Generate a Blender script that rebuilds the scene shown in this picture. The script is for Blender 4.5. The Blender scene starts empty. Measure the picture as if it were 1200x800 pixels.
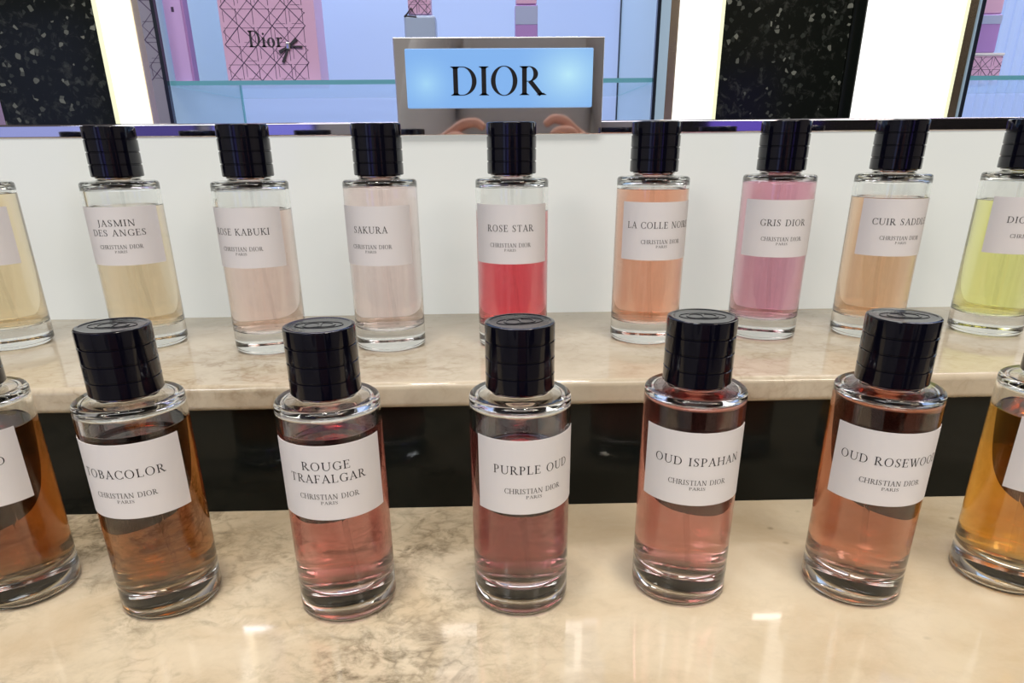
import bpy, bmesh, math, random
from mathutils import Vector, Matrix
random.seed(7)
S = 0.01                                   # everything below is written in centimetres
scene = bpy.context.scene
COL = scene.collection
PI = math.pi

# ------------------------------------------------------------------ camera
cam_data = bpy.data.cameras.new('camera')
cam = bpy.data.objects.new('camera', cam_data)
COL.objects.link(cam)
_r = Vector((0.99957227, -0.02808475, -0.00815656))
_u = Vector((0.01804621, 0.37285499, 0.92771412))
_f = Vector((0.0230134, 0.9274645, -0.37320233))
_m = Matrix(((_r.x, _u.x, -_f.x), (_r.y, _u.y, -_f.y), (_r.z, _u.z, -_f.z)))
cam.matrix_world = Matrix.Translation(Vector((-0.56544, -27.31546, 22.59174)) * S) @ _m.to_4x4()
cam_data.sensor_width = 36.0
cam_data.lens = 803.58 * 36.0 / 1200.0
cam_data.shift_y = 94.08 / 1200.0
cam_data.clip_start = 0.002
cam_data.clip_end = 50
scene.camera = cam

# ------------------------------------------------------------------ colour, light
vs = scene.view_settings
vs.view_transform = 'Standard'
vs.look = 'None'
vs.exposure = -0.10
vs.gamma = 1.0
vs.use_curve_mapping = False
cy = scene.cycles
cy.max_bounces = 24
cy.diffuse_bounces = 4
cy.glossy_bounces = 8
cy.transmission_bounces = 22
cy.transparent_max_bounces = 16
cy.caustics_refractive = True
cy.caustics_reflective = False
cy.sample_clamp_indirect = 6.0
cy.blur_glossy = 0.3
cy.use_denoising = True

world = bpy.data.worlds.new('shop_air')
scene.world = world
world.use_nodes = True
world.node_tree.nodes['Background'].inputs[0].default_value = (0.9, 0.85, 0.8, 1)
world.node_tree.nodes['Background'].inputs[1].default_value = 0.05


def area(name, loc, aim, sx, sy, power, col):
    d = bpy.data.lights.new(name, 'AREA')
    d.shape = 'RECTANGLE'
    d.size, d.size_y = sx * S, sy * S
    d.energy = power
    d.color = col
    o = bpy.data.objects.new(name, d)
    COL.objects.link(o)
    o.location = Vector(loc) * S
    o.rotation_euler = (Vector(aim) - Vector(loc)).to_track_quat('-Z', 'Y').to_euler()
    return o


WARM = (1.0, 0.88, 0.74)
area('ceiling_lamp', (0, -62, 118), (0, -20, 0), 130, 50, 10.0, (1.0, 0.97, 0.95))
area('ceiling_lamp', (130, -170, 168), (130, -170, 0), 60, 60, 26, WARM)
area('ceiling_lamp', (-130, -170, 168), (-130, -170, 0), 60, 60, 22, (0.93, 0.97, 1.0))
for k in range(4):                          # a row of narrow beams, added to brighten the counter and front labels
    dl = area('counter_fill_beam', (-51 + 34 * k, -5, 140), (-45 + 30 * k, 1, 4), 12, 12, 0.235, WARM)
    dl.data.spread = math.radians(29)
area('display_case_lamp', (-7, 40, 60), (-7, 44, 28), 36, 4, 0.75, (0.95, 0.9, 1.0))
area('display_case_lamp', (58, 40, 60), (58, 44, 28), 30, 4, 0.75, (0.95, 0.9, 1.0))


# ------------------------------------------------------------------ materials
def lin(c):
    out = []
    for v in c:
        v = v / 255.0
        out.append(v / 12.92 if v <= 0.04045 else ((v + 0.055) / 1.055) ** 2.4)
    return tuple(out)


def mat(name, col=(0.8, 0.8, 0.8), rough=0.5, metal=0.0, spec=0.5, coat=0.0, emit=None, estr=0.0):
    m = bpy.data.materials.new(name)
    m.use_nodes = True
    b = m.node_tree.nodes['Principled BSDF']
    b.inputs['Base Color'].default_value = (*col, 1)
    b.inputs['Roughness'].default_value = rough
    b.inputs['Metallic'].default_value = metal
    b.inputs['Specular IOR Level'].default_value = spec
    if coat:
        b.inputs['Coat Weight'].default_value = coat
        b.inputs['Coat Roughness'].default_value = 0.04
    if emit:
        b.inputs['Emission Color'].default_value = (*emit, 1)
        b.inputs['Emission Strength'].default_value = estr
    return m


def nodes(m):
    nt = m.node_tree
    return nt, nt.nodes, nt.links, nt.nodes['Principled BSDF']


def coords(nt, scale=(1, 1, 1), loc=(0, 0, 0)):
    tc = nt.nodes.new('ShaderNodeTexCoord')
    mp = nt.nodes.new('ShaderNodeMapping')
    mp.inputs['Scale'].default_value = scale
    mp.inputs['Location'].default_value = loc
    nt.links.new(tc.outputs['Object'], mp.inputs['Vector'])
    return mp.outputs['Vector']


def noise(nt, vec, scale, detail=4, rough=0.55, dist=0.0):
    n = nt.nodes.new('ShaderNodeTexNoise')
    n.inputs['Scale'].default_value = scale
    n.inputs['Detail'].default_value = detail
    n.inputs['Roughness'].default_value = rough
    n.inputs['Distortion'].default_value = dist
    nt.links.new(vec, n.inputs['Vector'])
    return n.outputs['Fac']


def ramp(nt, fac, stops, interp='LINEAR'):
    r = nt.nodes.new('ShaderNodeValToRGB')
    r.color_ramp.interpolation = interp
    el = r.color_ramp.elements
    while len(el) < len(stops):
        el.new(0.5)
    for e, (p, c) in zip(el, stops):
        e.position = p
        e.color = (*c, 1) if len(c) == 3 else c
    nt.links.new(fac, r.inputs['Fac'])
    return r.outputs['Color']


def mix(nt, fac, a, b, mode='MIX'):
    n = nt.nodes.new('ShaderNodeMix')
    n.data_type = 'RGBA'
    n.blend_type = mode
    for sock, v in ((n.inputs[0], fac), (n.inputs[6], a), (n.inputs[7], b)):
        if isinstance(v, (int, float)):
            sock.default_value = v
        elif isinstance(v, tuple):
            sock.default_value = (*v, 1)
        else:
            nt.links.new(v, sock)
    return n.outputs[2]


def mul(nt, a, b):
    n = nt.nodes.new('ShaderNodeMath')
    n.operation = 'MULTIPLY'
    for i, v in enumerate((a, b)):
        if isinstance(v, (int, float)):
            n.inputs[i].default_value = v
        else:
            nt.links.new(v, n.inputs[i])
    return n.outputs[0]


def marble(name, seed, base, pale, vein, vein_amt, fade=None):
    m = mat(name, base, 0.055, 0, 0.5)
    nt, N, L, b = nodes(m)
    v = coords(nt, (1, 1.2, 1), (seed, seed * 2, 0))
    w = (1, 1, 1)
    k = (0, 0, 0)
    cloud = ramp(nt, noise(nt, v, 17, 7, 0.62, 0.5), [(0.36, base), (0.60, pale)])
    zone = ramp(nt, noise(nt, v, 6.5, 3, 0.5, 0.3), [(0.40, (0.06,) * 3), (0.60, w)])
    if fade:
        tc = N.new('ShaderNodeTexCoord')
        sx = N.new('ShaderNodeSeparateXYZ')
        L.new(tc.outputs['Object'], sx.inputs[0])
        mr = N.new('ShaderNodeMapRange')
        mr.inputs[1].default_value, mr.inputs[2].default_value = fade[0] * S, fade[1] * S
        mr.inputs[3].default_value, mr.inputs[4].default_value = 1.0, fade[2]
        L.new(sx.outputs[0], mr.inputs[0])
        zone = mul(nt, zone, mr.outputs[0])
    ridge = ramp(nt, noise(nt, v, 34, 10, 0.72, 0.7), [(0.40, k), (0.495, w), (0.515, w), (0.60, k)])
    blot = ramp(nt, noise(nt, v, 60, 8, 0.68, 0.4), [(0.42, k), (0.64, w)])
    col = mix(nt, mul(nt, mul(nt, ridge, zone), mul(nt, blot, vein_amt)), cloud, vein)
    wob = N.new('ShaderNodeTexNoise')
    wob.inputs['Scale'].default_value = 55
    wob.inputs['Detail'].default_value = 6
    L.new(v, wob.inputs['Vector'])
    vm = N.new('ShaderNodeVectorMath')
    vm.operation = 'MULTIPLY_ADD'
    L.new(wob.outputs['Color'], vm.inputs[0])
    vm.inputs[1].default_value = (0.022, 0.022, 0.022)
    L.new(v, vm.inputs[2])
    ve = N.new('ShaderNodeTexVoronoi')
    ve.feature = 'DISTANCE_TO_EDGE'
    ve.inputs['Scale'].default_value = 75
    L.new(vm.outputs[0], ve.inputs['Vector'])
    crack = ramp(nt, ve.outputs['Distance'], [(0.0, w), (0.10, (0.25,) * 3), (0.22, k)])
    blot2 = ramp(nt, noise(nt, v, 45, 4, 0.6, 0.2), [(0.44, k), (0.60, w)])
    col = mix(nt, mul(nt, mul(nt, crack, zone), mul(nt, blot2, 0.85)), col, vein)
    fine = ramp(nt, noise(nt, v, 150, 5, 0.7, 0.3), [(0.55, k), (0.78, w)])
    col = mix(nt, mul(nt, mul(nt, fine, zone), 0.35), col, vein)
    vo = N.new('ShaderNodeTexVoronoi')
    vo.inputs['Scale'].default_value = 62
    L.new(v, vo.inputs['Vector'])
    specks = ramp(nt, vo.outputs['Distance'], [(0.05, w), (0.17, k)])
    gate = ramp(nt, noise(nt, v, 33, 2, 0.5, 0), [(0.55, k), (0.62, w)])
    col = mix(nt, mul(nt, mul(nt, specks, gate), 0.5), col, vein)
    L.new(col, b.inputs['Base Color'])
    return m


M = {}
M['marble_low'] = marble('cream_marble', 0.37, (0.57, 0.47, 0.325), (0.65, 0.565, 0.42), (0.19, 0.155, 0.10), 1.2, (-8, 4, 0.10))
M['marble_up'] = marble('pale_marble', 1.91, (0.55, 0.475, 0.355), (0.63, 0.56, 0.435), (0.36, 0.275, 0.185), 0.7, (0, 25, 0.45))
M['riser'] = mat('black_glass', (0.006, 0.008, 0.007), 0.07, 0, 0.22)
M['cap'] = mat('black_lacquer', (0.003, 0.003, 0.008), 0.09, 0, 0.4, 0.2)
M['collar'] = mat('polished_silver', (0.82, 0.80, 0.77), 0.14, 1)
M['paper'] = mat('white_label_paper', (0.80, 0.785, 0.80), 0.65, 0, 0.25)
M['ink'] = mat('black_ink', (0.018, 0.016, 0.018), 0.6, 0, 0.2)
M['chrome'] = mat('chrome', (0.88, 0.86, 0.86), 0.035, 1)
M['ledge'] = mat('dark_chrome', (0.62, 0.61, 0.68), 0.05, 1)
M['bronze'] = mat('bronze_mirror', (0.88, 0.74, 0.54), 0.22, 1)

M['dark_edge'] = mat('dark_glass_edge', (0.02, 0.025, 0.04), 0.1, 0, 0.5)
M['pink'] = mat('pink_card', lin((228, 186, 222)), 0.4)
M['lilac'] = mat('lilac_card', lin((214, 180, 240)), 0.4)
M['print'] = mat('plum_print', lin((72, 52, 92)), 0.5)
M['grey_reflection'] = mat('grey_reflection', lin((150, 148, 168)), 0.4)  # grey of a mirrored view, painted onto the left frame
M['ribbon'] = mat('black_ribbon', (0.045, 0.04, 0.05), 0.35)
M['cabinet'] = mat('black_cabinet', (0.012, 0.012, 0.013), 0.25)
M['floor'] = mat('store_floor', (0.42, 0.38, 0.34), 0.2)
M['ceiling'] = mat('ceiling_paint', (0.6, 0.58, 0.56), 0.9)
M['store'] = mat('store_wall', (0.62, 0.60, 0.58), 0.7)
M['skin'] = mat('skin', lin((205, 150, 128)), 0.5)
M['sleeve'] = mat('navy_cloth', (0.012, 0.014, 0.03), 0.9)
M['jacket'] = mat('grey_cloth', (0.55, 0.54, 0.53), 0.9)
M['phone'] = mat('phone_shell', (0.012, 0.012, 0.014), 0.2)


def panel_glow(name, col, glow, strength, rough=0.35):
    return mat(name, col, rough, 0, 0.4, 0, glow, strength)


M['wall'] = panel_glow('backlit_opal_panel', (0.52, 0.53, 0.51), (0.965, 1.0, 0.95), 0.41, 0.16)
M['lightbox'] = panel_glow('lightbox_diffuser', (0.9, 0.9, 0.86), (1.0, 1.0, 0.95), 1.6, 0.3)
M['lightbox_edge'] = panel_glow('lightbox_edge', (0.8, 0.8, 0.6), (0.94, 0.98, 0.62), 0.62, 0.3)
M['case_back'] = panel_glow('lit_blue_panel', lin((110, 128, 165)), lin((178, 198, 240)), 0.66, 0.3)
M['case_side'] = panel_glow('pale_teal_panel', lin((150, 172, 190)), lin((165, 192, 215)), 0.34, 0.25)


def glass_mat(name, ior, tint=(1, 1, 1), rough=0.0):
    m = bpy.data.materials.new(name)
    m.use_nodes = True
    nt = m.node_tree
    nt.nodes.remove(nt.nodes['Principled BSDF'])
    g = nt.nodes.new('ShaderNodeBsdfGlass')
    g.inputs['IOR'].default_value = ior
    g.inputs['Roughness'].default_value = rough
    g.inputs['Color'].default_value = (*tint, 1)
    nt.links.new(g.outputs[0], nt.nodes['Material Output'].inputs['Surface'])
    return m


M['tube'] = glass_mat('clear_plastic', 1.015, (0.97, 0.97, 0.97))
M['glass'] = glass_mat('bottle_glass', 1.5, (0.985, 0.99, 0.985))


def shelf_glass():
    m = glass_mat('shelf_glass', 1.5, (0.95, 0.985, 0.985))
    return m


M['shelf'] = shelf_glass()
M['shelf_edge'] = mat('glass_edge_glow', lin((70, 125, 145)), 0.15, 0, 0.5, 0, lin((130, 195, 208)), 0.32)  # edge brightness is put in as glow; the glass gives no light


def liquid_mat(name, T, depth=4.4):
    """Perfume whose colour comes from absorption: T is what passes through depth cm."""
    m = glass_mat(name, 1.362)
    nt = m.node_tree
    sig = [max(0.0, -math.log(max(t, 0.004)) - 0.02) / (depth * S) for t in T]
    D = max(sig) + 1e-3
    a = nt.nodes.new('ShaderNodeVolumeAbsorption')
    a.inputs['Density'].default_value = D
    a.inputs['Color'].default_value = (*[1 - s / D for s in sig], 1)
    nt.links.new(a.outputs[0], nt.nodes['Material Output'].inputs['Volume'])
    return m


def granite():
    m = mat('black_granite', (0.012, 0.014, 0.012), 0.12, 0, 0.2)
    nt, N, L, b = nodes(m)
    v = coords(nt)
    vo = nt.nodes.new('ShaderNodeTexVoronoi')
    vo.inputs['Scale'].default_value = 330
    L.new(v, vo.inputs['Vector'])
    sep = nt.nodes.new('ShaderNodeSeparateColor')
    L.new(vo.outputs['Color'], sep.inputs[0])
    f1 = ramp(nt, sep.outputs[0], [(0.90, (0, 0, 0)), (0.96, (0.03, 0.034, 0.03)), (0.995, (0.20, 0.21, 0.18))])
    f2 = ramp(nt, noise(nt, v, 110, 5, 0.7, 0.6), [(0.54, (0.008, 0.010, 0.008)), (0.80, (0.075, 0.08, 0.07))])
    L.new(mix(nt, 1.0, f2, f1, 'ADD'), b.inputs['Base Color'])
    return m


M['granite'] = granite()


def sign_glow():
    m = mat('lit_sign_acrylic', lin((70, 105, 150)), 0.15, 0, 0.4)
    nt, N, L, b = nodes(m)
    tc = N.new('ShaderNodeTexCoord')

    def spot(x, z, rx, rz):
        mp = N.new('ShaderNodeMapping')
        mp.inputs['Location'].default_value = (-x / rx, 0, -z / rz)
        mp.inputs['Scale'].default_value = (1 / (rx * S), 0, 1 / (rz * S))
        L.new(tc.outputs['Object'], mp.inputs['Vector'])
        g = N.new('ShaderNodeTexGradient')
        g.gradient_type = 'QUADRATIC_SPHERE'
        L.new(mp.outputs['Vector'], g.inputs['Vector'])
        return g.outputs['Fac']
    base = lin((136, 184, 240))
    hot = lin((200, 246, 255))
    c = mix(nt, spot(5.2, 2.25, 4.4, 3.6), base, hot)
    c = mix(nt, spot(-5.6, 1.7, 2.6, 2.4), c, lin((176, 225, 252)))
    L.new(c, b.inputs['Emission Color'])
    b.inputs['Emission Strength'].default_value = 0.84
    return m


M['sign_glow'] = sign_glow()


# ------------------------------------------------------------------ mesh helpers
def obj(name, bm, material, parent=None, smooth=35):
    me = bpy.data.meshes.new(name)
    bm.to_mesh(me)
    bm.free()
    for mm in (material if isinstance(material, (list, tuple)) else [material]):
        me.materials.append(mm)
    if smooth:
        for p in me.polygons:
            p.use_smooth = True
        me.set_sharp_from_angle(angle=math.radians(smooth))
    o = bpy.data.objects.new(name, me)
    COL.objects.link(o)
    if smooth:
        wn = o.modifiers.new('even_normals', 'WEIGHTED_NORMAL')
        wn.keep_sharp = True
    if parent is not None:
        o.parent = parent
    return o


def tag(o, label=None, cat=None, group=None, kind=None):
    for k, v in (('label', label), ('category', cat), ('group', group), ('kind', kind)):
        if v:
            o[k] = v
    return o


def empty(name, loc, rotz=0):
    o = bpy.data.objects.new(name, None)
    o.empty_display_size = 0.02
    COL.objects.link(o)
    o.location = Vector(loc) * S
    o.rotation_euler = (0, 0, rotz)
    return o


def box(bm, x0, x1, y0, y1, z0, z1, bevel=0.0, seg=2, mi=0):
    r = bmesh.ops.create_cube(bm, size=1)
    for v in r['verts']:
        v.co = Vector(((x0 + x1) / 2 + v.co.x * (x1 - x0), (y0 + y1) / 2 + v.co.y * (y1 - y0),
                       (z0 + z1) / 2 + v.co.z * (z1 - z0))) * S
    fs = set(f for v in r['verts'] for f in v.link_faces)
    for f in fs:
        f.material_index = mi
    if bevel:
        es = set(e for f in fs for e in f.edges)
        bmesh.ops.bevel(bm, geom=list(es), offset=bevel * S, segments=seg, affect='EDGES', profile=0.5)
    return bm


def new_box(*a, **k):
    return box(bmesh.new(), *a, **k)


def lathe(prof, seg=96, closed=False, bm=None):
    bm = bm or bmesh.new()
    rings = []
    for r, z in prof:
        if r < 1e-6:
            rings.append([bm.verts.new((0, 0, z * S))])
        else:
            rings.append([bm.verts.new((r * S * math.cos(2 * PI * k / seg), r * S * math.sin(2 * PI * k / seg), z * S))
                          for k in range(seg)])
    pairs = list(zip(rings, rings[1:]))
    if closed:
        pairs.append((rings[-1], rings[0]))
    for a, b in pairs:
        for k in range(seg):
            j = (k + 1) % seg
            if len(a) == 1 and len(b) == 1:
                break
            if len(a) == 1:
                bm.faces.new((a[0], b[j], b[k]))
            elif len(b) == 1:
                bm.faces.new((a[k], a[j], b[0]))
            else:
                bm.faces.new((a[k], a[j], b[j], b[k]))
    bmesh.ops.recalc_face_normals(bm, faces=bm.faces)
    return bm


def arc_pts(cx, cz, r, a0, a1, n):
    return [(cx + r * math.cos(math.radians(a0 + (a1 - a0) * i / n)), cz + r * math.sin(math.radians(a0 + (a1 - a0) * i / n)))
            for i in range(n + 1)]


def tube(bm, pts, r, seg=10):
    rings = []
    pts = [Vector(p) for p in pts]
    for i, p in enumerate(pts):
        t = (pts[min(i + 1, len(pts) - 1)] - pts[max(i - 1, 0)]).normalized()
        a = t.orthogonal().normalized()
        b = t.cross(a)
        rr = r[i] if isinstance(r, (list, tuple)) else r
        rings.append([bm.verts.new((p + (a * math.cos(2 * PI * k / seg) + b * math.sin(2 * PI * k / seg)) * rr) * S)
                      for k in range(seg)])
    for a, b in zip(rings, rings[1:]):
        for k in range(seg):
            bm.faces.new((a[k], a[(k + 1) % seg], b[(k + 1) % seg], b[k]))
    bm.faces.new(rings[0])
    bm.faces.new(rings[-1])
    bmesh.ops.recalc_face_normals(bm, faces=bm.faces)
    return bm


# ------------------------------------------------------------------ a serif alphabet drawn as polygons (cap height 1)
def glyphs(t=0.125, h=0.045, sf=0.085):
    G = {}
    sh = h * 0.95

    def stroke(pts, ws):
        if not isinstance(ws, (list, tuple)):
            ws = [ws] * len(pts)
        L, R = [], []
        for i, (x, y) in enumerate(pts):
            x0, y0 = pts[max(i - 1, 0)]
            x1, y1 = pts[min(i + 1, len(pts) - 1)]
            d = math.hypot(x1 - x0, y1 - y0)
            nx, ny = -(y1 - y0) / d, (x1 - x0) / d
            L.append((x + nx * ws[i] / 2, y + ny * ws[i] / 2))
            R.append((x - nx * ws[i] / 2, y - ny * ws[i] / 2))
        return [[L[i], R[i], R[i + 1], L[i + 1]] for i in range(len(pts) - 1)]

    def rect(x0, x1, y0, y1):
        return [[(x0, y0), (x1, y0), (x1, y1), (x0, y1)]]

    def ring(cx, c_y, rx, ry, a0, a1, n=22, tt=None):
        tt = t if tt is None else tt
        P = []
        for i in range(n + 1):
            a = math.radians(a0 + (a1 - a0) * i / n)
            P.append(((cx + rx * math.cos(a), c_y + ry * math.sin(a)),
                      (cx + (rx - tt) * math.cos(a), c_y + (ry - h) * math.sin(a))))
        return [[P[i][0], P[i + 1][0], P[i + 1][1], P[i][1]] for i in range(n)]

    def serif(x, w, y, up):
        y0, y1 = (y - sh, y) if up else (y, y + sh)
        b = 0.05
        s = -1 if up else 1
        yy = y0 if up else y1
        out = rect(x - w / 2 - sf, x + w / 2 + sf, y0, y1)
        out.append([(x - w / 2 - b, yy), (x + w / 2 + b, yy), (x + w / 2, yy + s * b), (x - w / 2, yy + s * b)])
        return out

    def stem(x, w=None, y0=0, y1=1):
        w = t if w is None else w
        return rect(x - w / 2, x + w / 2, y0, y1) + serif(x, w, y0, False) + serif(x, w, y1, True)

    th = h * 1.25
    G['A'] = (0.74, stroke([(0.38, 1.0), (0.09, 0.0)], th) + stroke([(0.36, 1.02), (0.65, 0.0)], t)
              + rect(0.18, 0.54, 0.33, 0.33 + h) + serif(0.09, th, 0, False) + serif(0.65, t, 0, False))
    G['B'] = (0.64, stem(0.15) + rect(0.15, 0.3, 1 - h, 1) + rect(0.15, 0.32, 0.51, 0.51 + h) + rect(0.15, 0.32, 0, h)
              + ring(0.29, 0.755, 0.25, 0.245, -90, 90) + ring(0.31, 0.277, 0.29, 0.277, -90, 90))
    G['C'] = (0.74, ring(0.43, 0.5, 0.39, 0.52, 42, 318, 30) + rect(0.69, 0.69 + h, 0.70, 0.99) + rect(0.70, 0.70 + h, 0.04, 0.28))
    G['D'] = (0.82, stem(0.15) + rect(0.15, 0.36, 1 - h, 1) + rect(0.15, 0.36, 0, h) + ring(0.35, 0.5, 0.43, 0.5, -90, 90, 26))
    arms = [[(0.15, 1 - h), (0.55, 1 - h), (0.55, 1), (0.15, 1)], [(0.15, 0.5), (0.45, 0.5), (0.45, 0.5 + h), (0.15, 0.5 + h)]]
    tips = rect(0.52, 0.52 + h, 0.80, 1) + rect(0.42, 0.42 + h * 0.9, 0.41, 0.63)
    G['E'] = (0.62, stem(0.15) + arms + tips + rect(0.15, 0.58, 0, h) + rect(0.55, 0.55 + h, 0, 0.22))
    G['F'] = (0.58, stem(0.15) + arms + tips)
    G['G'] = (0.80, ring(0.43, 0.5, 0.39, 0.52, 42, 318, 30) + rect(0.69, 0.69 + h, 0.70, 0.99)
              + rect(0.69 - t / 2, 0.69 + t / 2, 0.05, 0.42) + serif(0.69, t, 0.42, True))
    G['H'] = (0.86, stem(0.15) + stem(0.71) + rect(0.15, 0.71, 0.5, 0.5 + h))
    G['I'] = (0.30, stem(0.15))
    G['J'] = (0.36, rect(0.2 - t / 2, 0.2 + t / 2, 0.1, 1) + serif(0.2, t, 1, True)
              + stroke([(0.2, 0.12), (0.17, -0.06), (0.06, -0.17), (-0.03, -0.18)], [t, t * 0.9, h * 1.5, h]))
    G['K'] = (0.76, stem(0.15) + stroke([(0.16, 0.4), (0.60, 0.99)], th) + stroke([(0.30, 0.58), (0.66, 0.0)], t)
              + serif(0.60, th, 1, True) + serif(0.67, t, 0, False))
    G['L'] = (0.60, stem(0.15) + rect(0.15, 0.57, 0, h) + rect(0.54, 0.54 + h, 0, 0.24))
    G['M'] = (1.0, rect(0.14 - th / 2, 0.14 + th / 2, 0, 1) + serif(0.14, th, 0, False) + stem(0.85)
              + stroke([(0.13, 1.0), (0.50, 0.0)], t) + stroke([(0.50, 0.0), (0.82, 1.0)], th) + rect(0.02, 0.2, 1 - sh, 1))
    G['N'] = (0.84, rect(0.14 - th / 2, 0.14 + th / 2, 0, 1) + serif(0.14, th, 0, False)
              + rect(0.70 - th / 2, 0.70 + th / 2, 0, 1) + serif(0.70, th, 1, True)
              + stroke([(0.13, 1.0), (0.69, 0.0)], t) + rect(0.02, 0.2, 1 - sh, 1))
    G['O'] = (0.86, ring(0.43, 0.5, 0.40, 0.52, 0, 360, 40))
    G['P'] = (0.60, stem(0.15) + rect(0.15, 0.3, 1 - h, 1) + rect(0.15, 0.3, 0.45, 0.45 + h) + ring(0.29, 0.725, 0.28, 0.275, -90, 90))
    G['R'] = (0.74, stem(0.15) + rect(0.15, 0.3, 1 - h, 1) + rect(0.15, 0.33, 0.47, 0.47 + h) + ring(0.29, 0.735, 0.27, 0.265, -90, 90)
              + stroke([(0.32, 0.49), (0.66, 0.0)], t) + serif(0.67, t, 0, False))
    G['S'] = (0.56, stroke([(0.46, 0.80), (0.42, 0.93), (0.28, 0.995), (0.15, 0.92), (0.10, 0.77), (0.17, 0.62), (0.28, 0.52),
                            (0.40, 0.41), (0.46, 0.25), (0.40, 0.08), (0.26, 0.005), (0.12, 0.07), (0.07, 0.22)],
                           [h, h, h, t * 0.7, t, t, t * 1.05, t, t, t * 0.7, h, h, h])
              + rect(0.44, 0.44 + h, 0.72, 1.0) + rect(0.05, 0.05 + h, 0, 0.28))
    G['T'] = (0.70, rect(0.35 - t / 2, 0.35 + t / 2, 0, 1) + serif(0.35, t, 0, False) + rect(0.05, 0.65, 1 - h, 1)
              + rect(0.04, 0.04 + h, 0.78, 1) + rect(0.62, 0.62 + h, 0.78, 1))
    ulo = []
    n = 20
    for i in range(n):
        q = []
        for k in (i, i + 1):
            a = PI + PI * k / n
            w = t + (th - t) * k / n
            q.append(((0.415 + (0.265 + t / 2) * math.cos(a), 0.33 + 0.35 * math.sin(a)),
                      (0.415 + (0.265 + t / 2 - w) * math.cos(a), 0.33 + (0.35 - h * 1.3) * math.sin(a))))
        ulo.append([q[0][0], q[1][0], q[1][1], q[0][1]])
    G['U'] = (0.82, rect(0.15 - t / 2, 0.15 + t / 2, 0.32, 1) + serif(0.15, t, 1, True)
              + rect(0.742 - th, 0.742, 0.32, 1) + serif(0.742 - th / 2, th, 1, True) + ulo)
    G['V'] = (0.74, stroke([(0.10, 1.0), (0.38, 0.0)], t) + stroke([(0.38, 0.0), (0.64, 1.0)], th)
              + serif(0.09, t, 1, True) + serif(0.65, th, 1, True))
    G['W'] = (1.04, stroke([(0.10, 1.0), (0.34, 0.0)], t) + stroke([(0.34, 0.0), (0.54, 1.0)], th)
              + stroke([(0.50, 1.0), (0.73, 0.0)], t) + stroke([(0.73, 0.0), (0.95, 1.0)], th)
              + serif(0.09, t, 1, True) + serif(0.96, th, 1, True) + rect(0.42, 0.62, 1 - sh, 1))
    dot = [(0.15 + 0.075 * math.cos(a * PI / 4), 0.80 + 0.075 * math.sin(a * PI / 4)) for a in range(8)]
    G['i'] = (0.30, rect(0.15 - t / 2, 0.15 + t / 2, 0, 0.58) + serif(0.15, t, 0, False) + rect(0.03, 0.15, 0.58 - sh, 0.58) + [dot])
    G['o'] = (0.60, ring(0.30, 0.28, 0.27, 0.30, 0, 360, 30))
    G['r'] = (0.46, rect(0.15 - t / 2, 0.15 + t / 2, 0, 0.58) + serif(0.15, t, 0, False) + rect(0.03, 0.15, 0.58 - sh, 0.58)
              + stroke([(0.18, 0.40), (0.26, 0.53), (0.36, 0.56), (0.42, 0.50)], [h, h, t * 0.6, t * 0.9]))
    G[' '] = (0.34, [])
    return G


TEXT = glyphs(0.112, 0.046, 0.08)
DIDONE = glyphs(0.14, 0.026, 0.075)


def text_polys(s, size, track=0.10, alphabet=None, width=None):
    """Centred polygons of one line; size is the cap height."""
    A = alphabet or TEXT
    x, out = 0.0, []
    for ch in s:
        w, polys = A[ch]
        out += [[(px + x, py) for px, py in p] for p in polys]
        x += w + track
    x -= track
    k = size if width is None else width / x
    return [[((px - x / 2) * k, py * size) for px, py in p] for p in out], x * k


def print_on_cylinder(lines, radius):
    bm = bmesh.new()
    for s, size, z, track, width in lines:
        polys, w = text_polys(s, size, track, None, width)
        for p in polys:
            vs_ = []
            for x, y in p:
                a = x / radius
                vs_.append(bm.verts.new((radius * math.sin(a) * S, -radius * math.cos(a) * S, (z + y) * S)))
            f = bm.faces.new(vs_)
    for f in bm.faces:
        f.normal_update()
        c = f.calc_center_median()
        if f.normal.dot(Vector((c.x, c.y, 0))) < 0:
            f.normal_flip()
    return bm


def flat_polys(polys, x, z, y, thick=0.0):
    """Lettering on a plane facing the viewer side (-Y); thick gives each letter a body."""
    bm = bmesh.new()
    for p in polys:
        a = [bm.verts.new(((x + px) * S, y * S, (z + pz) * S)) for px, pz in p]
        f = bm.faces.new(a)
        f.normal_update()
        if f.normal.y > 0:
            f.normal_flip()
    if thick:
        r = bmesh.ops.extrude_face_region(bm, geom=list(bm.faces))
        for v in [g for g in r['geom'] if isinstance(g, bmesh.types.BMVert)]:
            v.co.y -= thick * S
        bmesh.ops.recalc_face_normals(bm, faces=bm.faces)
    return bm


# ------------------------------------------------------------------ the setting
H_UP = 9.045           # top of the upper tier
Y_RISER = 13.65
Y_WALL = 31.80
Z_LEDGE0, Z_LEDGE1 = 23.39, 24.42
Y_BACK = 36.0          # plane of the pillars, light boxes and display cases

tag(obj('floor', new_box(-300, 300, -330, 120, -92, -90), M['floor']), kind='structure')
tag(obj('ceiling', new_box(-300, 300, -330, 120, 170, 172), M['ceiling']), kind='structure')
tag(obj('wall_front', new_box(-300, 300, -332, -330, -90, 170), M['store']), kind='structure')
tag(obj('wall_left', new_box(-302, -300, -330, 120, -90, 170), M['store']), kind='structure')
tag(obj('wall_right', new_box(300, 302, -330, 120, -90, 170), M['store']), kind='structure')
tag(obj('wall_rear', new_box(-300, 300, 62, 64, -90, 170), M['store']), kind='structure')
tag(obj('wall_back', new_box(-90, 90, Y_WALL, Y_WALL + 1.6, H_UP, Z_LEDGE0), M['wall']), kind='structure')

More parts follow.
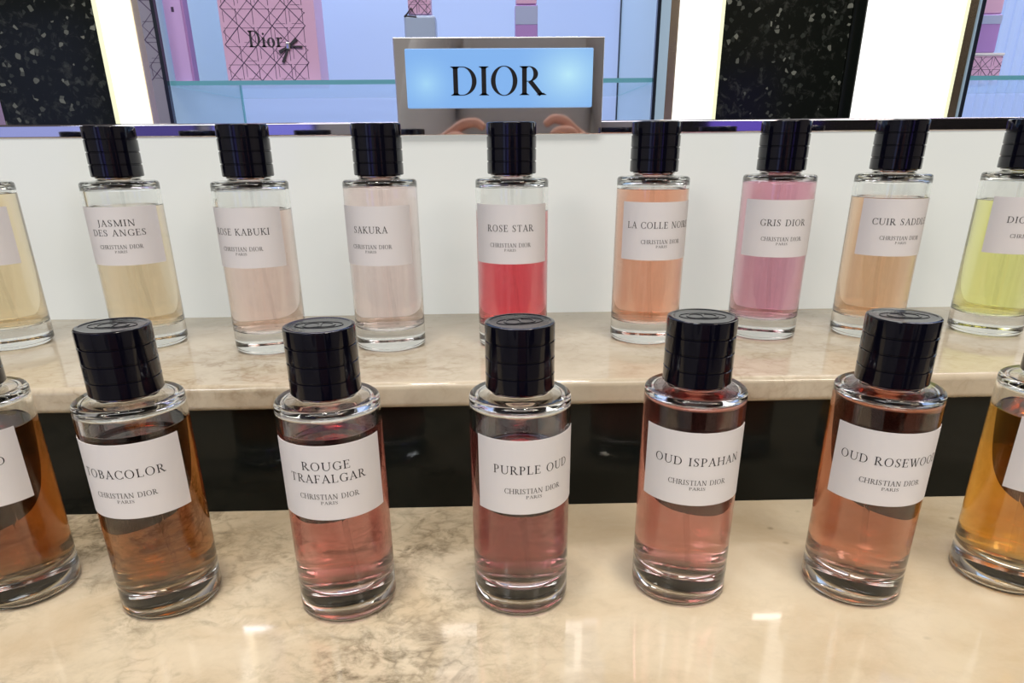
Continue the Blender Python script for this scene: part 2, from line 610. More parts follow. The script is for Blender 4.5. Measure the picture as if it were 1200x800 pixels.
tag(obj('counter_cabinet', new_box(-90, 90, -13, 60, -90, -3.0, bevel=0.3), M['cabinet']),
    'black counter cabinet carrying the cream marble worktop', 'cabinet')
tag(obj('marble_worktop', new_box(-90, 90, -15, Y_RISER + 0.9, -3.0, 0, bevel=0.25, seg=3), M['marble_low']),
    'lower cream marble worktop with brown veins under the front row of bottles', 'worktop')
tag(obj('riser_panel', new_box(-90, 90, Y_RISER, Y_RISER + 0.9, 0.01, 7.36), M['riser']),
    'glossy black glass riser between the two marble tiers', 'panel')
tag(obj('marble_shelf', new_box(-90, 90, 13.0, Y_WALL + 2, 7.37, H_UP, bevel=0.42, seg=5), M['marble_up']),
    'raised pale marble tier under the back row of bottles', 'shelf')
tag(obj('mirror_ledge', new_box(-90, 90, Y_WALL - 0.15, Y_BACK - 0.2, Z_LEDGE0, Z_LEDGE1, bevel=0.16, seg=4), M['ledge']),
    'dark polished ledge running along the top of the white backlit wall', 'ledge')

TOP = 62.0
B0 = Z_LEDGE0 - 2
tag(obj('granite_pillar', new_box(-40.9, -31.75, Y_BACK, 58, B0, TOP, bevel=0.06), M['granite']),
    'black speckled granite pillar at the left end above the ledge', 'pillar', 'granite pillars')
tag(obj('granite_pillar', new_box(18.5, 29.0, Y_BACK, 58, B0, TOP, bevel=0.06), M['granite']),
    'black speckled granite pillar between the two light boxes right of the sign', 'pillar', 'granite pillars')
tag(obj('trim_1', new_box(29.0, 30.15, Y_BACK - 0.2, 58, B0, TOP, bevel=0.25, seg=3), M['riser']), kind='structure')
tag(obj('trim_2', new_box(-44.5, -40.95, Y_BACK + 0.1, 58, B0, TOP), mat('rose_mirror', (0.55, 0.36, 0.34), 0.15, 1)), kind='structure')
tag(obj('trim_3', new_box(-28.86, -28.22, Y_BACK, 58, B0, TOP), M['bronze']), kind='structure')
tag(obj('trim_4', new_box(14.12, 14.82, Y_BACK, 58, B0, TOP), M['bronze']), kind='structure')
tag(obj('trim_5', new_box(38.48, 39.3, Y_BACK, 58, B0, TOP), M['bronze']), kind='structure')


def light_box(x0, x1, edge, label):
    t = empty('light_box', ((x0 + x1) / 2, Y_BACK, B0))
    cx = (x0 + x1) / 2
    e0, e1 = (0.42, 0) if edge < 0 else (0, 0.34)
    obj('housing', new_box(x0 - cx, x1 - cx, 0.35, 8, 0, TOP - B0), M['cabinet'], t)
    obj('diffuser', new_box(x0 - cx + e0, x1 - cx - e1, -0.35, 0.34, 0, TOP - B0, bevel=0.05), M['lightbox'], t)
    ex0, ex1 = (x0 - cx, x0 - cx + e0 - 0.01) if edge < 0 else (x1 - cx - e1 + 0.01, x1 - cx)
    obj('edge_strip', new_box(ex0, ex1, -0.3, 0.34, 0, TOP - B0), M['lightbox_edge'], t)
    tag(t, label, 'light box', 'vertical light boxes')


light_box(-31.7, -28.9, -1, 'narrow glowing white light box beside the left granite pillar')
light_box(14.9, 18.45, 1, 'glowing white light box just right of the blue display case')
light_box(30.2, 38.4, 1, 'widest glowing white light box, right of the second granite pillar')


# ------------------------------------------------------------------ display cases
def cannage(x0, x1, z0, z1, cell, y, w=0.075):
    """Woven-cane line pattern printed on a plane facing -Y."""
    polys = []
    rnd = random.Random(5)

    def seg(a, b, ww):
        # clip to the rectangle
        (ax, az), (bx, bz) = a, b
        t0, t1 = 0.0, 1.0
        for p_, d_, lo, hi in ((ax, bx - ax, x0, x1), (az, bz - az, z0, z1)):
            if abs(d_) < 1e-9:
                if p_ < lo or p_ > hi:
                    return
                continue
            u0, u1 = (lo - p_) / d_, (hi - p_) / d_
            if u0 > u1:
                u0, u1 = u1, u0
            t0, t1 = max(t0, u0), min(t1, u1)
        if t1 - t0 < 0.05:
            return
        c0 = (ax + (bx - ax) * t0, az + (bz - az) * t0)
        c1 = (ax + (bx - ax) * t1, az + (bz - az) * t1)
        d = math.hypot(c1[0] - c0[0], c1[1] - c0[1])
        nx, nz = -(c1[1] - c0[1]) / d * ww / 2, (c1[0] - c0[0]) / d * ww / 2
        polys.append([(c0[0] + nx, c0[1] + nz), (c0[0] - nx, c0[1] - nz), (c1[0] - nx, c1[1] - nz), (c1[0] + nx, c1[1] + nz)])
    nxn = int((x1 - x0) / cell) + 2
    nzn = int((z1 - z0) / cell) + 2
    g = cell * 0.11
    for i in range(-1, nxn):
        for k in range(-1, nzn):
            cx, cz = x0 + i * cell, z0 + k * cell
            seg((cx - g, cz + cell * 0.08), (cx - g, cz + cell * 0.92), w * 0.7)
            if rnd.random() < 0.6:
                seg((cx + g, cz + cell * 0.2), (cx + g, cz + cell * 0.8), w * 0.6)
            seg((cx + cell * 0.05, cz - g), (cx + cell * 0.95, cz - g), w * 0.45)
            if rnd.random() < 0.5:
                seg((cx + cell * 0.2, cz + g), (cx + cell * 0.8, cz + g), w * 0.4)
            if (i + k) % 2 == 0:
                seg((cx, cz), (cx + cell, cz + cell), w)
                seg((cx + cell * 0.84, cz - cell * 0.16), (cx - cell * 0.16, cz + cell * 0.84), w * 0.6)
            else:
                seg((cx + cell, cz), (cx, cz + cell), w)
                seg((cx + 0.16 * cell, cz - cell * 0.16), (cx + cell * 1.16, cz + cell * 0.84), w * 0.6)
    return flat_polys(polys, 0, 0, y)


def display_case(x0, x1, label, left_reflection=False, ridged=False):
    cx = (x0 + x1) / 2
    t = empty('display_case', (cx, Y_BACK, B0))
    a, b, h = x0 - cx, x1 - cx, TOP - B0
    bm = new_box(a, b, 18.5, 19.3, 0, h)
    if ridged:
        k = a
        while k < b - 1:
            box(bm, k, k + 0.5, 18.2, 18.5, 0, h, bevel=0.12)
            k += 1.1
    obj('back_panel', bm, M['case_back'], t)
    obj('base_panel', new_box(a + 0.3, b - 0.3, 0.2, 18.4, 0.2, 0.9), M['case_back'], t)
    for s, nm in ((a, 0), (b, 1)):
        i0, i1 = (s, s + (0.25 if ridged else 1.15)) if nm == 0 else (s - 0.95, s)
        obj('side_panel', new_box(i0 + 0.02, i1 - 0.02, 0.32, 18.4, 0, h), M['case_side'], t)
        f = obj('door_frame', new_box(i0, i1, -0.15, 0.3, 0, h, bevel=0.04), M['grey_reflection'] if left_reflection and nm == 0 else M['case_side'], t)
        if left_reflection and nm == 0:
            obj('cannage_print', cannage(i0 + 0.05, i1 - 0.05, 6.4, h, 1.45, -0.16, 0.07), M['print'], f)  # lattice drawn in place of a reflection in the mirror frame
        px = i1 if nm == 0 else i0
        obj('corner_strip', new_box(px - 0.1, px + 0.1, 18.0, 18.38, 0.95, h), M['shelf_edge'] if nm == 0 else M['dark_edge'], t)
        obj('glass_edge', new_box(px - 0.16, px + 0.12, -0.25, 0.25, 0, h), M['dark_edge'], t)
    tag(t, label, 'display case')
    return t


display_case(-28.2, 14.1, 'pale blue lit display case behind the illuminated sign', left_reflection=True)
display_case(39.35, 78, 'pale blue ridged display case cut by the right edge of the photo', ridged=True)


def glass_shelf(x0, x1, label):
    t = empty('glass_shelf', ((x0 + x1) / 2, Y_BACK, 27.45))
    w = (x1 - x0) / 2
    obj('pane', new_box(-w, w, 0.62, 17.8, 0, 0.34), M['shelf'], t)
    obj('front_edge', new_box(-w, w, 0.55, 0.615, 0, 0.34), M['shelf_edge'], t)
    obj('side_edge', new_box(-w - 0.14, -w - 0.01, 0.62, 17.8, 0, 0.34), M['shelf_edge'], t)
    obj('side_edge', new_box(w + 0.01, w + 0.14, 0.62, 17.8, 0, 0.34), M['shelf_edge'], t)
    tag(t, label, 'shelf', 'glass shelves')


glass_shelf(-26.9, 13.0, 'long clear glass shelf with a teal edge behind the illuminated sign')
glass_shelf(39.9, 76.8, 'clear glass shelf in the right hand display case')
Z_SH = 27.80

# gift boxes on the glass shelf
t = empty('gift_box', (-18.87, 38.2, Z_SH))
obj('carton', new_box(-3.93, 3.93, 0, 3.2, 0, 15, bevel=0.06), M['pink'], t)
obj('cannage_print', cannage(-3.75, 3.1, 0.1, 14.9, 1.36, -0.012, 0.066), M['print'], t)
pl, w = text_polys('Dior', 1.22, 0.04, glyphs(0.16, 0.06, 0.08))
obj('lettering', flat_polys(pl, -0.35, 2.62, -0.02), M['ribbon'], t)
bw = bmesh.new()
for (ax, az, bx, bz, ww) in ((1.53, 2.67, 0.70, 2.22, 0.26), (1.53, 2.67, 2.22, 3.2, 0.26), (1.53, 2.67, 2.65, 2.62, 0.16), (1.53, 2.67, 0.92, 1.46, 0.24)):
    d = Vector((bx - ax, 0, bz - az)).normalized()
    n = Vector((-d.z, 0, d.x)) * ww / 2
    q = [Vector((ax, 0, az)) + n * 0.5, Vector((ax, 0, az)) - n * 0.5, Vector((bx, 0, bz)) - n, Vector((bx, 0, bz)) + n]
    lo = [bw.verts.new((v + Vector((0, -0.03, 0))) * S) for v in q]
    hi = [bw.verts.new((v + Vector((0, -0.16, 0))) * S) for v in q]
    bw.faces.new(lo)
    bw.faces.new(hi)
    for k in range(4):
        bw.faces.new((lo[k], lo[(k + 1) % 4], hi[(k + 1) % 4], hi[k]))
bmesh.ops.recalc_face_normals(bw, faces=bw.faces)
rb = obj('ribbon_bow', bw, M['ribbon'], t, smooth=0)
obj('knot', new_box(1.33, 1.67, -0.26, -0.165, 2.45, 2.95, bevel=0.06), M['collar'], rb)
tag(t, 'tall pink gift box printed with a plum cane lattice, lettering and a ribbon bow', 'box', 'boxes on the glass shelf')

t = empty('gift_box', (-26.1, 37.2, Z_SH))
obj('carton', new_box(-0.72, 0.72, 0, 1.0, 0, 15, bevel=0.05), M['lilac'], t)
obj('edge_panel', new_box(0.73, 0.9, 0, 1.0, 0, 15), mat('mauve_card', lin((180, 135, 200)), 0.4), t)
obj('mark', new_box(-0.1, 0.12, -0.03, -0.005, 5.05, 5.4, bevel=0.01), M['print'], t)
tag(t, 'slim plain lilac gift box at the left end of the glass shelf', 'box', 'boxes on the glass shelf')

t = empty('gift_box', (45.0, 42.0, Z_SH))
obj('carton', new_box(-1.55, 1.4, 0, 3, 0, 2.05, bevel=0.06), M['pink'], t)
obj('cannage_print', cannage(-1.5, 1.35, 0.05, 2.0, 1.0, -0.012, 0.06), M['print'], t)
obj('lid', new_box(-1.6, 1.45, -0.05, 3.05, 2.06, 2.3, bevel=0.05), mat('white_card', (0.8, 0.78, 0.82), 0.4), t)
tag(t, 'low pink lattice printed box under the lilac bottle in the right display case', 'box', 'boxes on the glass shelf')


def shelf_bottle(loc, hw, h, label, kind):
    t = empty('scent_bottle', loc)
    if kind == 'bow':
        obj('glass_body', new_box(-hw, hw, 0, 2.0, 0, h * 0.62, bevel=0.25, seg=4), mat('frosted_glass', lin((178, 196, 226)), 0.2), t)
        obj('cap', new_box(-hw * 0.72, hw * 0.72, 0.3, 1.7, h * 0.62 + 0.05, h, bevel=0.1, seg=3), M['pink'], t)
        obj('cannage_print', cannage(-hw * 0.7, hw * 0.7, h * 0.63, h * 0.98, 0.8, 0.29, 0.06), M['print'], t)
        bm = bmesh.new()
        tube(bm, [(-hw * 0.95, 0.1, h * 0.60), (-hw * 0.5, 0.0, h * 0.68), (-hw * 0.2, 0.05, h * 0.60), (-hw * 0.95, 0.1, h * 0.61)], 0.09)
        obj('ribbon_bow', bm, M['ribbon'], t)
        tag(t, label, 'bottle', 'scent bottles in the display cases')
    else:
        lil = mat('lilac_glass', lin((188, 150, 222)), 0.15)
        obj('glass_body', new_box(-hw, hw, 0, 1.8, 0, h * 0.70, bevel=0.14, seg=3), lil, t)
        lb = obj('label', new_box(-hw * 0.97, hw * 0.97, -0.03, -0.005, h * 0.52, h * 0.70 - 0.1, bevel=0.01), mat('pale_label', lin((180, 192, 232)), 0.4), t)
        obj('cap', new_box(-hw * 0.9, hw * 0.9, 0.1, 1.7, h * 0.70 + 0.04, h, bevel=0.1, seg=3), M['pink'], t)
        tag(t, label, 'bottle', 'scent bottles in the display cases')


shelf_bottle((-6.3, 38.0, Z_SH), 1.32, 7.9, 'frosted clear bottle with pink lattice cap and black bow behind the sign', 'bow')
shelf_bottle((2.55, 38.0, Z_SH), 0.95, 8.0, 'slim lilac bottle with a pale label behind the middle of the sign', 'lilac')
shelf_bottle((44.5, 42.0, Z_SH + 2.31), 1.0, 4.4, 'lilac bottle standing on the low pink box in the right display case', 'lilac')

# ------------------------------------------------------------------ the illuminated sign on the ledge
t = empty('illuminated_sign', (0.19, Y_WALL - 0.18, Z_LEDGE0 + 0.01))
obj('frame', new_box(-8.0, 7.95, -0.45, -0.005, 0, 6.78, bevel=0.07, seg=3), M['chrome'], t)
lp = obj('light_panel', new_box(-7.12, 7.08, -0.85, -0.46, 0, 4.06, bevel=0.09, seg=3), M['sign_glow'], t)
lp.location = Vector((0, 0, 1.93)) * S
pl, w = text_polys('DIOR', 1.98, 0.03, DIDONE, 7.1)
obj('lettering', flat_polys(pl, -0.2, 1.93 + 0.86, -0.855, 0.05), M['ink'], t, smooth=0)
tag(t, 'lit pale blue sign lettered in black, in a chrome frame on the ledge', 'sign')

# ------------------------------------------------------------------ across the aisle: panels and blocks added for reflections, then the mirrored person
def aisle_reflection_panel(x0, x1, z0, z1, col, strength, label):  # unseen glowing panel, added to tint the ledge and chrome reflections
    t = empty('reflection_panel', ((x0 + x1) / 2, -329.5, z0))
    w = (x1 - x0) / 2
    obj('frame', new_box(-w - 2, w + 2, -0.4, 1.5, -2, z1 - z0 + 2, bevel=0.5), M['cabinet'], t)
    obj('screen', new_box(-w, w, 1.55, 1.9, 0, z1 - z0), panel_glow('reflection_glow', col, col, strength), t)  # glowing face, there only to be reflected
    tag(t, label, 'screen', 'added reflection panels across the aisle')


aisle_reflection_panel(-288, -215, -10, 90, lin((170, 180, 235)), 0.9, 'pale blue glow panel added across the aisle for its reflection, farthest along')
aisle_reflection_panel(-205, -165, 10, 60, lin((90, 80, 150)), 0.7, 'dim violet glow panel added across the aisle for its reflection')
aisle_reflection_panel(-155, -100, -20, 90, lin((140, 140, 238)), 0.65, 'bright violet blue glow panel added across the aisle for its reflection')
aisle_reflection_panel(120, 160, 5, 60, lin((110, 90, 200)), 0.8, 'small purple glow panel added across the aisle for its reflection')
tag(obj('dark_reflection_block', new_box(62, 112, -328, -290, -90, 120, bevel=1), M['cabinet']),  # unseen blocks, added to darken the right of the chrome reflections
    'tall black block added across the aisle to darken reflections', 'cabinet')
tag(obj('dark_reflection_block', new_box(170, 292, -328, -290, -90, 120, bevel=1), M['cabinet']),
    'wide black block added in the far corner to darken reflections', 'cabinet')


def skin_mesh(name, verts, edges, radii, material, parent, levels=2):
    me = bpy.data.meshes.new(name)
    me.from_pydata([Vector(v) * S for v in verts], edges, [])
    o = bpy.data.objects.new(name, me)
    COL.objects.link(o)
    o.parent = parent
    me.materials.append(material)
    sk = o.modifiers.new('skin', 'SKIN')
    for d, r in zip(me.skin_vertices[0].data, radii):
        d.radius = ((r[0] if isinstance(r, tuple) else r) * S, (r[1] if isinstance(r, tuple) else r) * S)
    me.skin_vertices[0].data[0].use_root = True
    sk.use_smooth_shade = True
    su = o.modifiers.new('round', 'SUBSURF')
    su.levels = su.render_levels = levels
    return o


class Graph:
    def __init__(self):
        self.v, self.e, self.r = [], [], []

    def add(self, p, r, parent=None):
        self.v.append(p)
        self.r.append(r)
        if parent is not None:
            self.e.append((parent, len(self.v) - 1))
        return len(self.v) - 1

    def chain(self, parent, pts):
        for p, r in pts:
            parent = self.add(p, r, parent)
        return parent


person = empty('person', (6, -62, -90))
base = Vector((6, -62, -90))


def rel(p):
    return tuple(Vector(p) - base)


g = Graph()
pel = g.add(rel((6, -62, -6)), (14, 10))
spine = g.chain(pel, [(rel((6, -62, 14)), (13, 9.5)), (rel((6, -61, 34)), (15, 10)), (rel((6, -61, 46)), (10, 7))])
g.chain(spine, [(rel((6, -60, 52)), 5.2), (rel((6, -58, 58)), (6.5, 7.5)), (rel((6, -57, 66)), (7.4, 8.6)), (rel((6, -58, 71)), (5.5, 6.5))])
for sx in (-1, 1):
    g.chain(pel, [(rel((6 + sx * 9, -62, -14)), 8.5), (rel((6 + sx * 10, -61, -48)), 5.8), (rel((6 + sx * 10, -62, -82)), 4.0),
                  (rel((6 + sx * 10.5, -56, -87)), 3.2), (rel((6 + sx * 11, -48, -87.5)), 2.4)])
HANDS = {
    -1: dict(elbow=(-16, -48, 3), wrist=(-12.2, -35.5, 19.0), palm=(-9.5, -32.4, 23.4), fingers=[
        [(-7.6, -31.4, 24.0), (-5.0, -30.5, 25.8), (-2.9, -29.9, 26.0), (-1.5, -29.4, 25.0)],
        [(-8.0, -30.8, 23.0), (-6.6, -29.2, 23.9), (-4.9, -28.5, 23.6), (-3.9, -28.5, 22.7)],
        [(-8.4, -30.8, 21.7), (-6.9, -29.0, 22.0), (-5.2, -28.5, 21.5), (-4.3, -28.5, 20.7)],
        [(-8.9, -31.0, 20.4), (-7.4, -29.4, 20.2), (-6.0, -28.6, 19.7), (-5.2, -28.6, 19.0)]],
        thumb=[(-9.6, -33.2, 20.8), (-7.6, -32.4, 19.8), (-5.8, -31.0, 19.8)]),
    1: dict(elbow=(28, -48, 3), wrist=(18.6, -35.5, 18.6), palm=(15.4, -32.4, 23.2), fingers=[
        [(13.4, -31.4, 24.2), (11.3, -30.6, 26.2), (9.4, -30.0, 26.5), (8.0, -29.5, 25.4)],
        [(13.7, -30.8, 23.2), (12.0, -29.2, 24.6), (10.2, -28.5, 24.6), (8.9, -28.5, 23.7)],
        [(14.1, -30.8, 21.9), (12.6, -29.0, 22.7), (10.9, -28.5, 22.5), (9.8, -28.5, 21.7)],
        [(14.6, -31.0, 20.6), (13.1, -29.4, 20.8), (11.7, -28.6, 20.4), (10.8, -28.6, 19.7)]],
        thumb=[(15.2, -33.2, 20.4), (13.2, -32.4, 19.4), (11.2, -31.0, 19.6)]),
}
slv = Graph()
for sx, hd in HANDS.items():
    sh = (6 + sx * 17, -61, 43)
    a = g.chain(spine, [(rel(sh), 5.4), (rel(hd['elbow']), 3.9), (rel(hd['wrist']), (2.5, 2.1)), (rel(hd['palm']), (2.7, 1.7))])
    for q in hd['fingers']:
        g.chain(a, [(rel(p), r) for p, r in zip(q, (0.95, 0.88, 0.8, 0.66))])
    g.chain(a, [(rel(p), r) for p, r in zip(hd['thumb'], (1.2, 1.0, 0.8))])
skin_mesh('body', g.v, g.e, g.r, M['skin'], person)
top = slv.add(rel((6, -62, -2)), (15.2, 11.2))
ch = slv.chain(top, [(rel((6, -62, 14)), (14.2, 10.7)), (rel((6, -61, 34)), (16.2, 11.2)), (rel((6, -61, 46)), (10.6, 7.8))])
for sx, hd in HANDS.items():
    e_, w_ = Vector(hd['elbow']), Vector(hd['wrist'])
    slv.chain(ch, [(rel((6 + sx * 17, -61, 43)), 6.6), (rel(hd['elbow']), 4.8), (rel(e_.lerp(w_, 0.72)), 3.5)])
skin_mesh('jacket', slv.v, slv.e, slv.r, M['jacket'], person)
tr = Graph()
p0 = tr.add(rel((6, -62, -6)), (15.0, 11))
for sx in (-1, 1):
    tr.chain(p0, [(rel((6 + sx * 9, -62, -14)), 9.6), (rel((6 + sx * 10, -61, -48)), 7.0), (rel((6 + sx * 10, -62, -83)), 5.4)])
skin_mesh('trousers', tr.v, tr.e, tr.r, M['sleeve'], person)
hb = Graph()
h0 = hb.add(rel((6, -60.5, 66)), (7.8, 8.0))
hb.chain(h0, [(rel((6, -60, 72)), (6.6, 7.2))])
hb.chain(h0, [(rel((6, -63, 58)), (6.0, 4.5))])
skin_mesh('hair', hb.v, hb.e, hb.r, mat('dark_hair', (0.02, 0.014, 0.01), 0.5), person)
eye_m = mat('eye', (0.03, 0.02, 0.02), 0.1)
for ex in (-3, 3):
    fb = bmesh.new()
    bmesh.ops.create_uvsphere(fb, u_segments=16, v_segments=10, radius=1.1 * S,
                              matrix=Matrix.Translation(Vector(rel((6 + ex, -49.6, 65.5))) * S))
    obj('eye', fb, eye_m, person)
tag(person, 'person in a grey jacket holding a phone in both hands, mirrored in the sign', 'person')
t = empty('phone', (3.2, -29.65, 16.6))
obj('shell', new_box(-7.8, 7.8, -0.36, 0.34, 0, 7.5, bevel=0.3, seg=4), M['phone'], t)
obj('screen', new_box(-7.5, 7.5, -0.40, -0.365, 0.25, 7.25), mat('phone_screen', (0.01, 0.01, 0.012), 0.05), t)
cl = bmesh.new()
for lx in (-3.77, -5.9):
    r_ = bmesh.ops.create_cone(cl, cap_ends=True, segments=32, radius1=0.8 * S, radius2=0.75 * S, depth=0.14 * S,
                               matrix=Matrix.Translation(Vector((lx, 0.42, 6.0)) * S) @ Matrix.Rotation(-PI / 2, 4, 'X'))
obj('lens', cl, M['riser'], t)
tag(t, 'black phone held level by the person facing the counter', 'phone')

# ------------------------------------------------------------------ perfume bottles
R = 2.5
OUT = ([(0.0, 0.16), (1.3, 0.12), (1.9, 0.04), (2.12, 0.0)] + arc_pts(2.12, 0.38, 0.38, -75, 0, 6)
       + [(2.5, 4.0), (2.5, 8.0)] + arc_pts(2.26, 11.28, 0.24, 0, 90, 6)
       + [(1.9, 11.55), (1.45, 11.58), (1.28, 11.64), (1.22, 11.72), (1.22, 12.5)])
RI = 2.21
CAV = ([(0.0, 1.42), (1.4, 1.45)] + arc_pts(RI - 0.35, 1.83, 0.35, -80, 0, 5)
       + [(RI, 5.0), (RI, 9.0)] + arc_pts(RI - 0.3, 10.9, 0.3, 0, 85, 5) + [(1.2, 11.24), (0.95, 11.34), (0.9, 11.5), (0.9, 12.5)])


def glass_bm():
    return lathe(OUT + CAV[::-1], 112)


def liquid_bm(level):
    e = 0.02
    pts = [(0.0, CAV[0][1] - e)]
    last = None
    for (r, z), (r2, z2) in zip(CAV[1:], CAV[2:]):
        if z >= level:
            break
        pts.append((r + e, z - (e if z < 1.5 else 0)))
        if z2 > level:
            k = (level - z) / (z2 - z)
            rr = r + (r2 - r) * k
            pts.append((rr + e, level + 0.05))
            pts.append((rr - 0.05, level + 0.012))
            pts.append((rr - 0.16, level))
            break
    pts.append((0.0, level - 0.004))
    return lathe(pts, 112)


def cap_bm():
    rc = 1.66
    z0, z1 = 11.80, 15.0
    p = [(0.0, z0 + 0.5), (1.26, z0 + 0.5), (1.26, z0), (rc - 0.04, z0), (rc, z0 + 0.05)]
    for z in (12.58, 13.37, 14.17):
        p += [(rc, z - 0.055), (rc - 0.055, z - 0.02), (rc - 0.055, z + 0.02), (rc, z + 0.055)]
    p += [(rc, z1 - 0.09), (rc - 0.03, z1 - 0.03), (rc - 0.10, z1), (rc - 0.22, z1 - 0.005), (rc - 0.3, z1 - 0.03), (0.0, z1 - 0.03)]
    return lathe(p, 96)


def emblem_bm():
    bm = bmesh.new()
    # oval with two facing letters, raised on the cap top
    n = 48
    for rx, ry, w in ((1.12, 0.62, 0.03),):
        o_, i_ = [], []
        for k in range(n):
            a = 2 * PI * k / n
            o_.append((rx * math.cos(a), ry * math.sin(a)))
            i_.append(((rx - w) * math.cos(a), (ry - w) * math.sin(a)))
        for k in range(n):
            j = (k + 1) % n
            bm.faces.new([bm.verts.new((x * S, y * S, 14.975 * S)) for x, y in (o_[k], o_[j], i_[j], i_[k])])
    pl_, w_ = text_polys('CD', 0.84, -0.12, TEXT, 1.62)
    for p in pl_:
        bm.faces.new([bm.verts.new((x * S, (y - 0.42) * S, 14.975 * S)) for x, y in p])
    for f in bm.faces:
        f.normal_update()
        if f.normal.z < 0:
            f.normal_flip()
    r = bmesh.ops.extrude_face_region(bm, geom=list(bm.faces))
    for v in [g for g in r['geom'] if isinstance(g, bmesh.types.BMVert)]:
        v.co.z += 0.018 * S
    bmesh.ops.recalc_face_normals(bm, faces=bm.faces)
    return bm


HALF = math.radians(68)


def label_bm():
    bm = bmesh.new()
    n = 40
    r0, r1 = R + 0.004, R + 0.022
    z0, z1 = 6.08, 9.94
    rings = []
    for k in range(n + 1):
        a = -HALF + 2 * HALF * k / n
        rings.append([bm.verts.new((r * S * math.sin(a), -r * S * math.cos(a), z * S)) for r, z in ((r0, z0), (r1, z0), (r1, z1), (r0, z1))])
    for a, b in zip(rings, rings[1:]):
        for k in range(4):
            j = (k + 1) % 4
            bm.faces.new((a[k], a[j], b[j], b[k]))
    bm.faces.new(rings[0])
    bm.faces.new(rings[-1])
    bmesh.ops.recalc_face_normals(bm, faces=bm.faces)
    return bm


def tube_bm():
    bm = tube(bmesh.new(), [(0, 0, 11.4), (0.02, 0, 8), (0.12, 0.05, 4.5), (0.35, 0.1, 1.62)], 0.10, 12)
    tube(bm, [(0, 0, 12.4), (0, 0, 11.6), (0, 0, 10.95)], [0.72, 0.72, 0.42], 24)
    return bm


SHARED = {}


def shared(name, builder, material, parent, smooth=35):
    """Every bottle has its own object for the part; the mesh data is built once."""
    if name not in SHARED:
        o = obj(name, builder(), material, parent, smooth)
        SHARED[name] = o
        return o
    o = SHARED[name].copy()
    COL.objects.link(o)
    o.parent = parent
    return o


def bottle(pos, rot, level, T, lines, label, group, liquid_name):
    t = empty('perfume_bottle', pos, math.radians(rot))
    tag(t, label, 'perfume bottle', group)
    shared('glass_body', glass_bm, M['glass'], t)
    obj('liquid', liquid_bm(level), liquid_mat(liquid_name, T), t)['label'] = liquid_name
    shared('dip_tube', tube_bm, M['tube'], t)
    shared('collar', lambda: lathe([(1.225, 11.66), (1.42, 11.66), (1.46, 11.70), (1.46, 11.74), (1.40, 11.785), (1.225, 11.785)], 64, True), M['collar'], t)
    c = shared('cap', cap_bm, M['cap'], t)
    shared('emblem', emblem_bm, M['cap'], c, 0)
    lb = shared('label', label_bm, M['paper'], t)
    base = [('CHRISTIAN DIOR', 0.265, 7.20, 0.09, 2.90), ('PARIS', 0.16, 6.93, 0.09, 0.80)]
    obj('lettering', print_on_cylinder(base + lines, R + 0.030), M['ink'], lb, smooth=0)
    return t


def one(s, width=None):
    return [(s, 0.43, 8.22, 0.13, width)]


def two(a, b, wa=None, wb=None):
    return [(a, 0.42, 8.70, 0.13, wa), (b, 0.42, 8.06, 0.13, wb)]


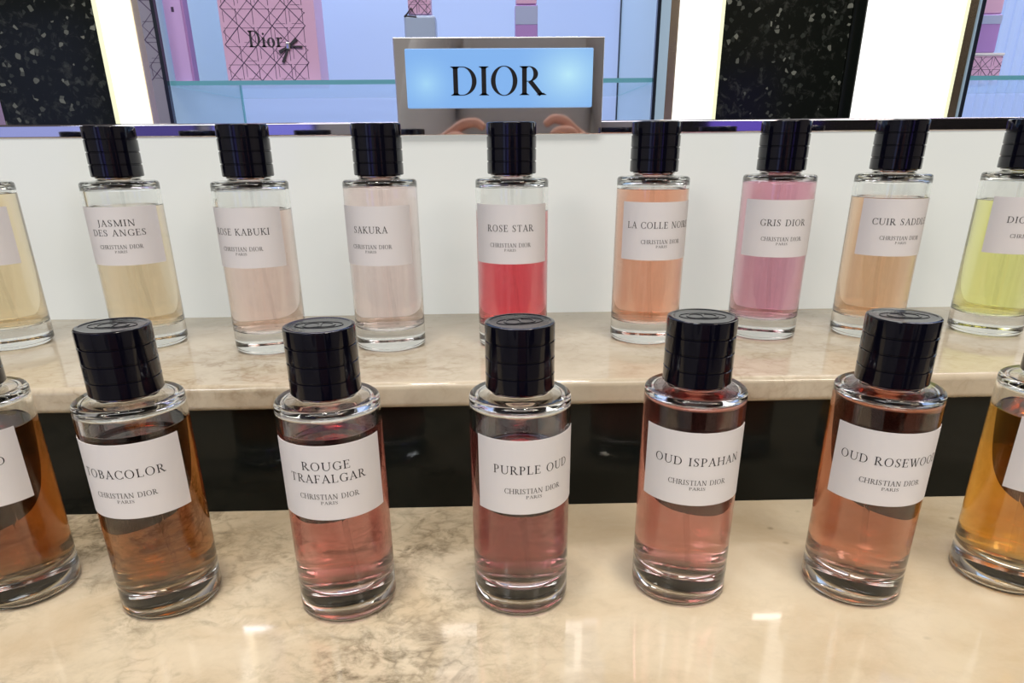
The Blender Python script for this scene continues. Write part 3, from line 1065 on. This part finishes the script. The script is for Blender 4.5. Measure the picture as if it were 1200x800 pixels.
FRONT = 'front row of perfume bottles'
BACKR = 'back row of perfume bottles'
Z1 = H_UP
ROW_FRONT = [
    ((-26.8, 5.68), 1, 9.70, (0.36, 0.10, 0.015), one('LEATHER OUD', 4.4), 'amber brown perfume bottle cut off by the left edge, front row', 'amber brown perfume'),
    ((-18.40, 4.58), 3, 10.15, (0.45, 0.16, 0.035), one('TOBACOLOR', 4.0), 'tobacco brown perfume bottle beside the one cut by the left edge, front row', 'tobacco brown perfume'),
    ((-8.69, 4.05), 4, 10.1, (0.66, 0.24, 0.23), two('ROUGE', 'TRAFALGAR', 2.3, 3.75), 'dusty red perfume bottle with two line name, left of the middle, front row', 'dusty red perfume'),
    ((0.62, 4.20), 13, 9.75, (0.42, 0.13, 0.15), one('PURPLE OUD', 4.0), 'dark plum perfume bottle in the middle of the front row', 'dark plum perfume'),
    ((9.38, 4.69), -5, 11.05, (0.78, 0.34, 0.32), one('OUD ISPAHAN', 4.5), 'salmon pink perfume bottle filled to the shoulder, right of the middle, front row', 'salmon pink perfume'),
    ((18.87, 4.20), -10, 11.05, (0.70, 0.28, 0.18), one('OUD ROSEWOOD', 5.1), 'copper orange perfume bottle filled to the shoulder, front row right', 'copper orange perfume'),
    ((27.78, 4.79), 5, 9.75, (0.88, 0.42, 0.06), [], 'golden amber perfume bottle cut off by the right edge, front row', 'golden amber perfume'),
]
ROW_BACK = [
    ((-36.69, 24.04), 6, 10.7, (1.0, 0.78, 0.50), [], 'straw yellow perfume bottle cut off by the left edge, back row', 'straw yellow perfume'),
    ((-26.47, 23.90), 9, 9.85, (1.0, 0.77, 0.52), two('JASMIN', 'DES ANGES', 2.45, 3.65), 'pale apricot perfume bottle with a two line name, back row', 'pale apricot perfume'),
    ((-16.89, 22.04), -9, 9.64, (1.0, 0.74, 0.67), one('ROSE KABUKI', 4.05), 'blush peach perfume bottle, third from the left in the back row', 'blush peach perfume'),
    ((-8.20, 22.32), -13, 11.12, (1.0, 0.80, 0.78), one('SAKURA', 2.45), 'very pale pink perfume bottle filled to the shoulder, back row', 'very pale pink perfume'),
    ((0.80, 22.36), -5, 9.35, (0.90, 0.11, 0.14), one('ROSE STAR', 3.3), 'rose red perfume bottle below the illuminated sign, back row', 'rose red perfume'),
    ((10.72, 23.19), 7, 10.68, (1.0, 0.47, 0.31), one('LA COLLE NOIRE', 5.0), 'coral orange perfume bottle right of the rose red one, back row', 'coral orange perfume'),
    ((19.91, 23.85), -6, 11.14, (0.86, 0.40, 0.52), one('GRIS DIOR', 3.25), 'mauve pink perfume bottle filled to the shoulder, back row', 'mauve pink perfume'),
    ((27.98, 23.65), 0, 9.92, (1.0, 0.60, 0.37), one('CUIR SADDLE', 4.2), 'light orange perfume bottle between the mauve and the yellow one, back row', 'light orange perfume'),
    ((37.43, 23.79), 0, 9.60, (1.0, 0.96, 0.37), one('DIORIVIERA', 3.7), 'lemon yellow perfume bottle cut off by the right edge, back row', 'lemon yellow perfume'),
]
for (x, y), rot, lev, T, lines, label, ln in ROW_FRONT:
    bottle((x, y, 0.004), rot, lev, T, lines, label, FRONT, ln)
for (x, y), rot, lev, T, lines, label, ln in ROW_BACK:
    bottle((x, y, Z1 + 0.004), rot, lev, T, lines, label, BACKR, ln)
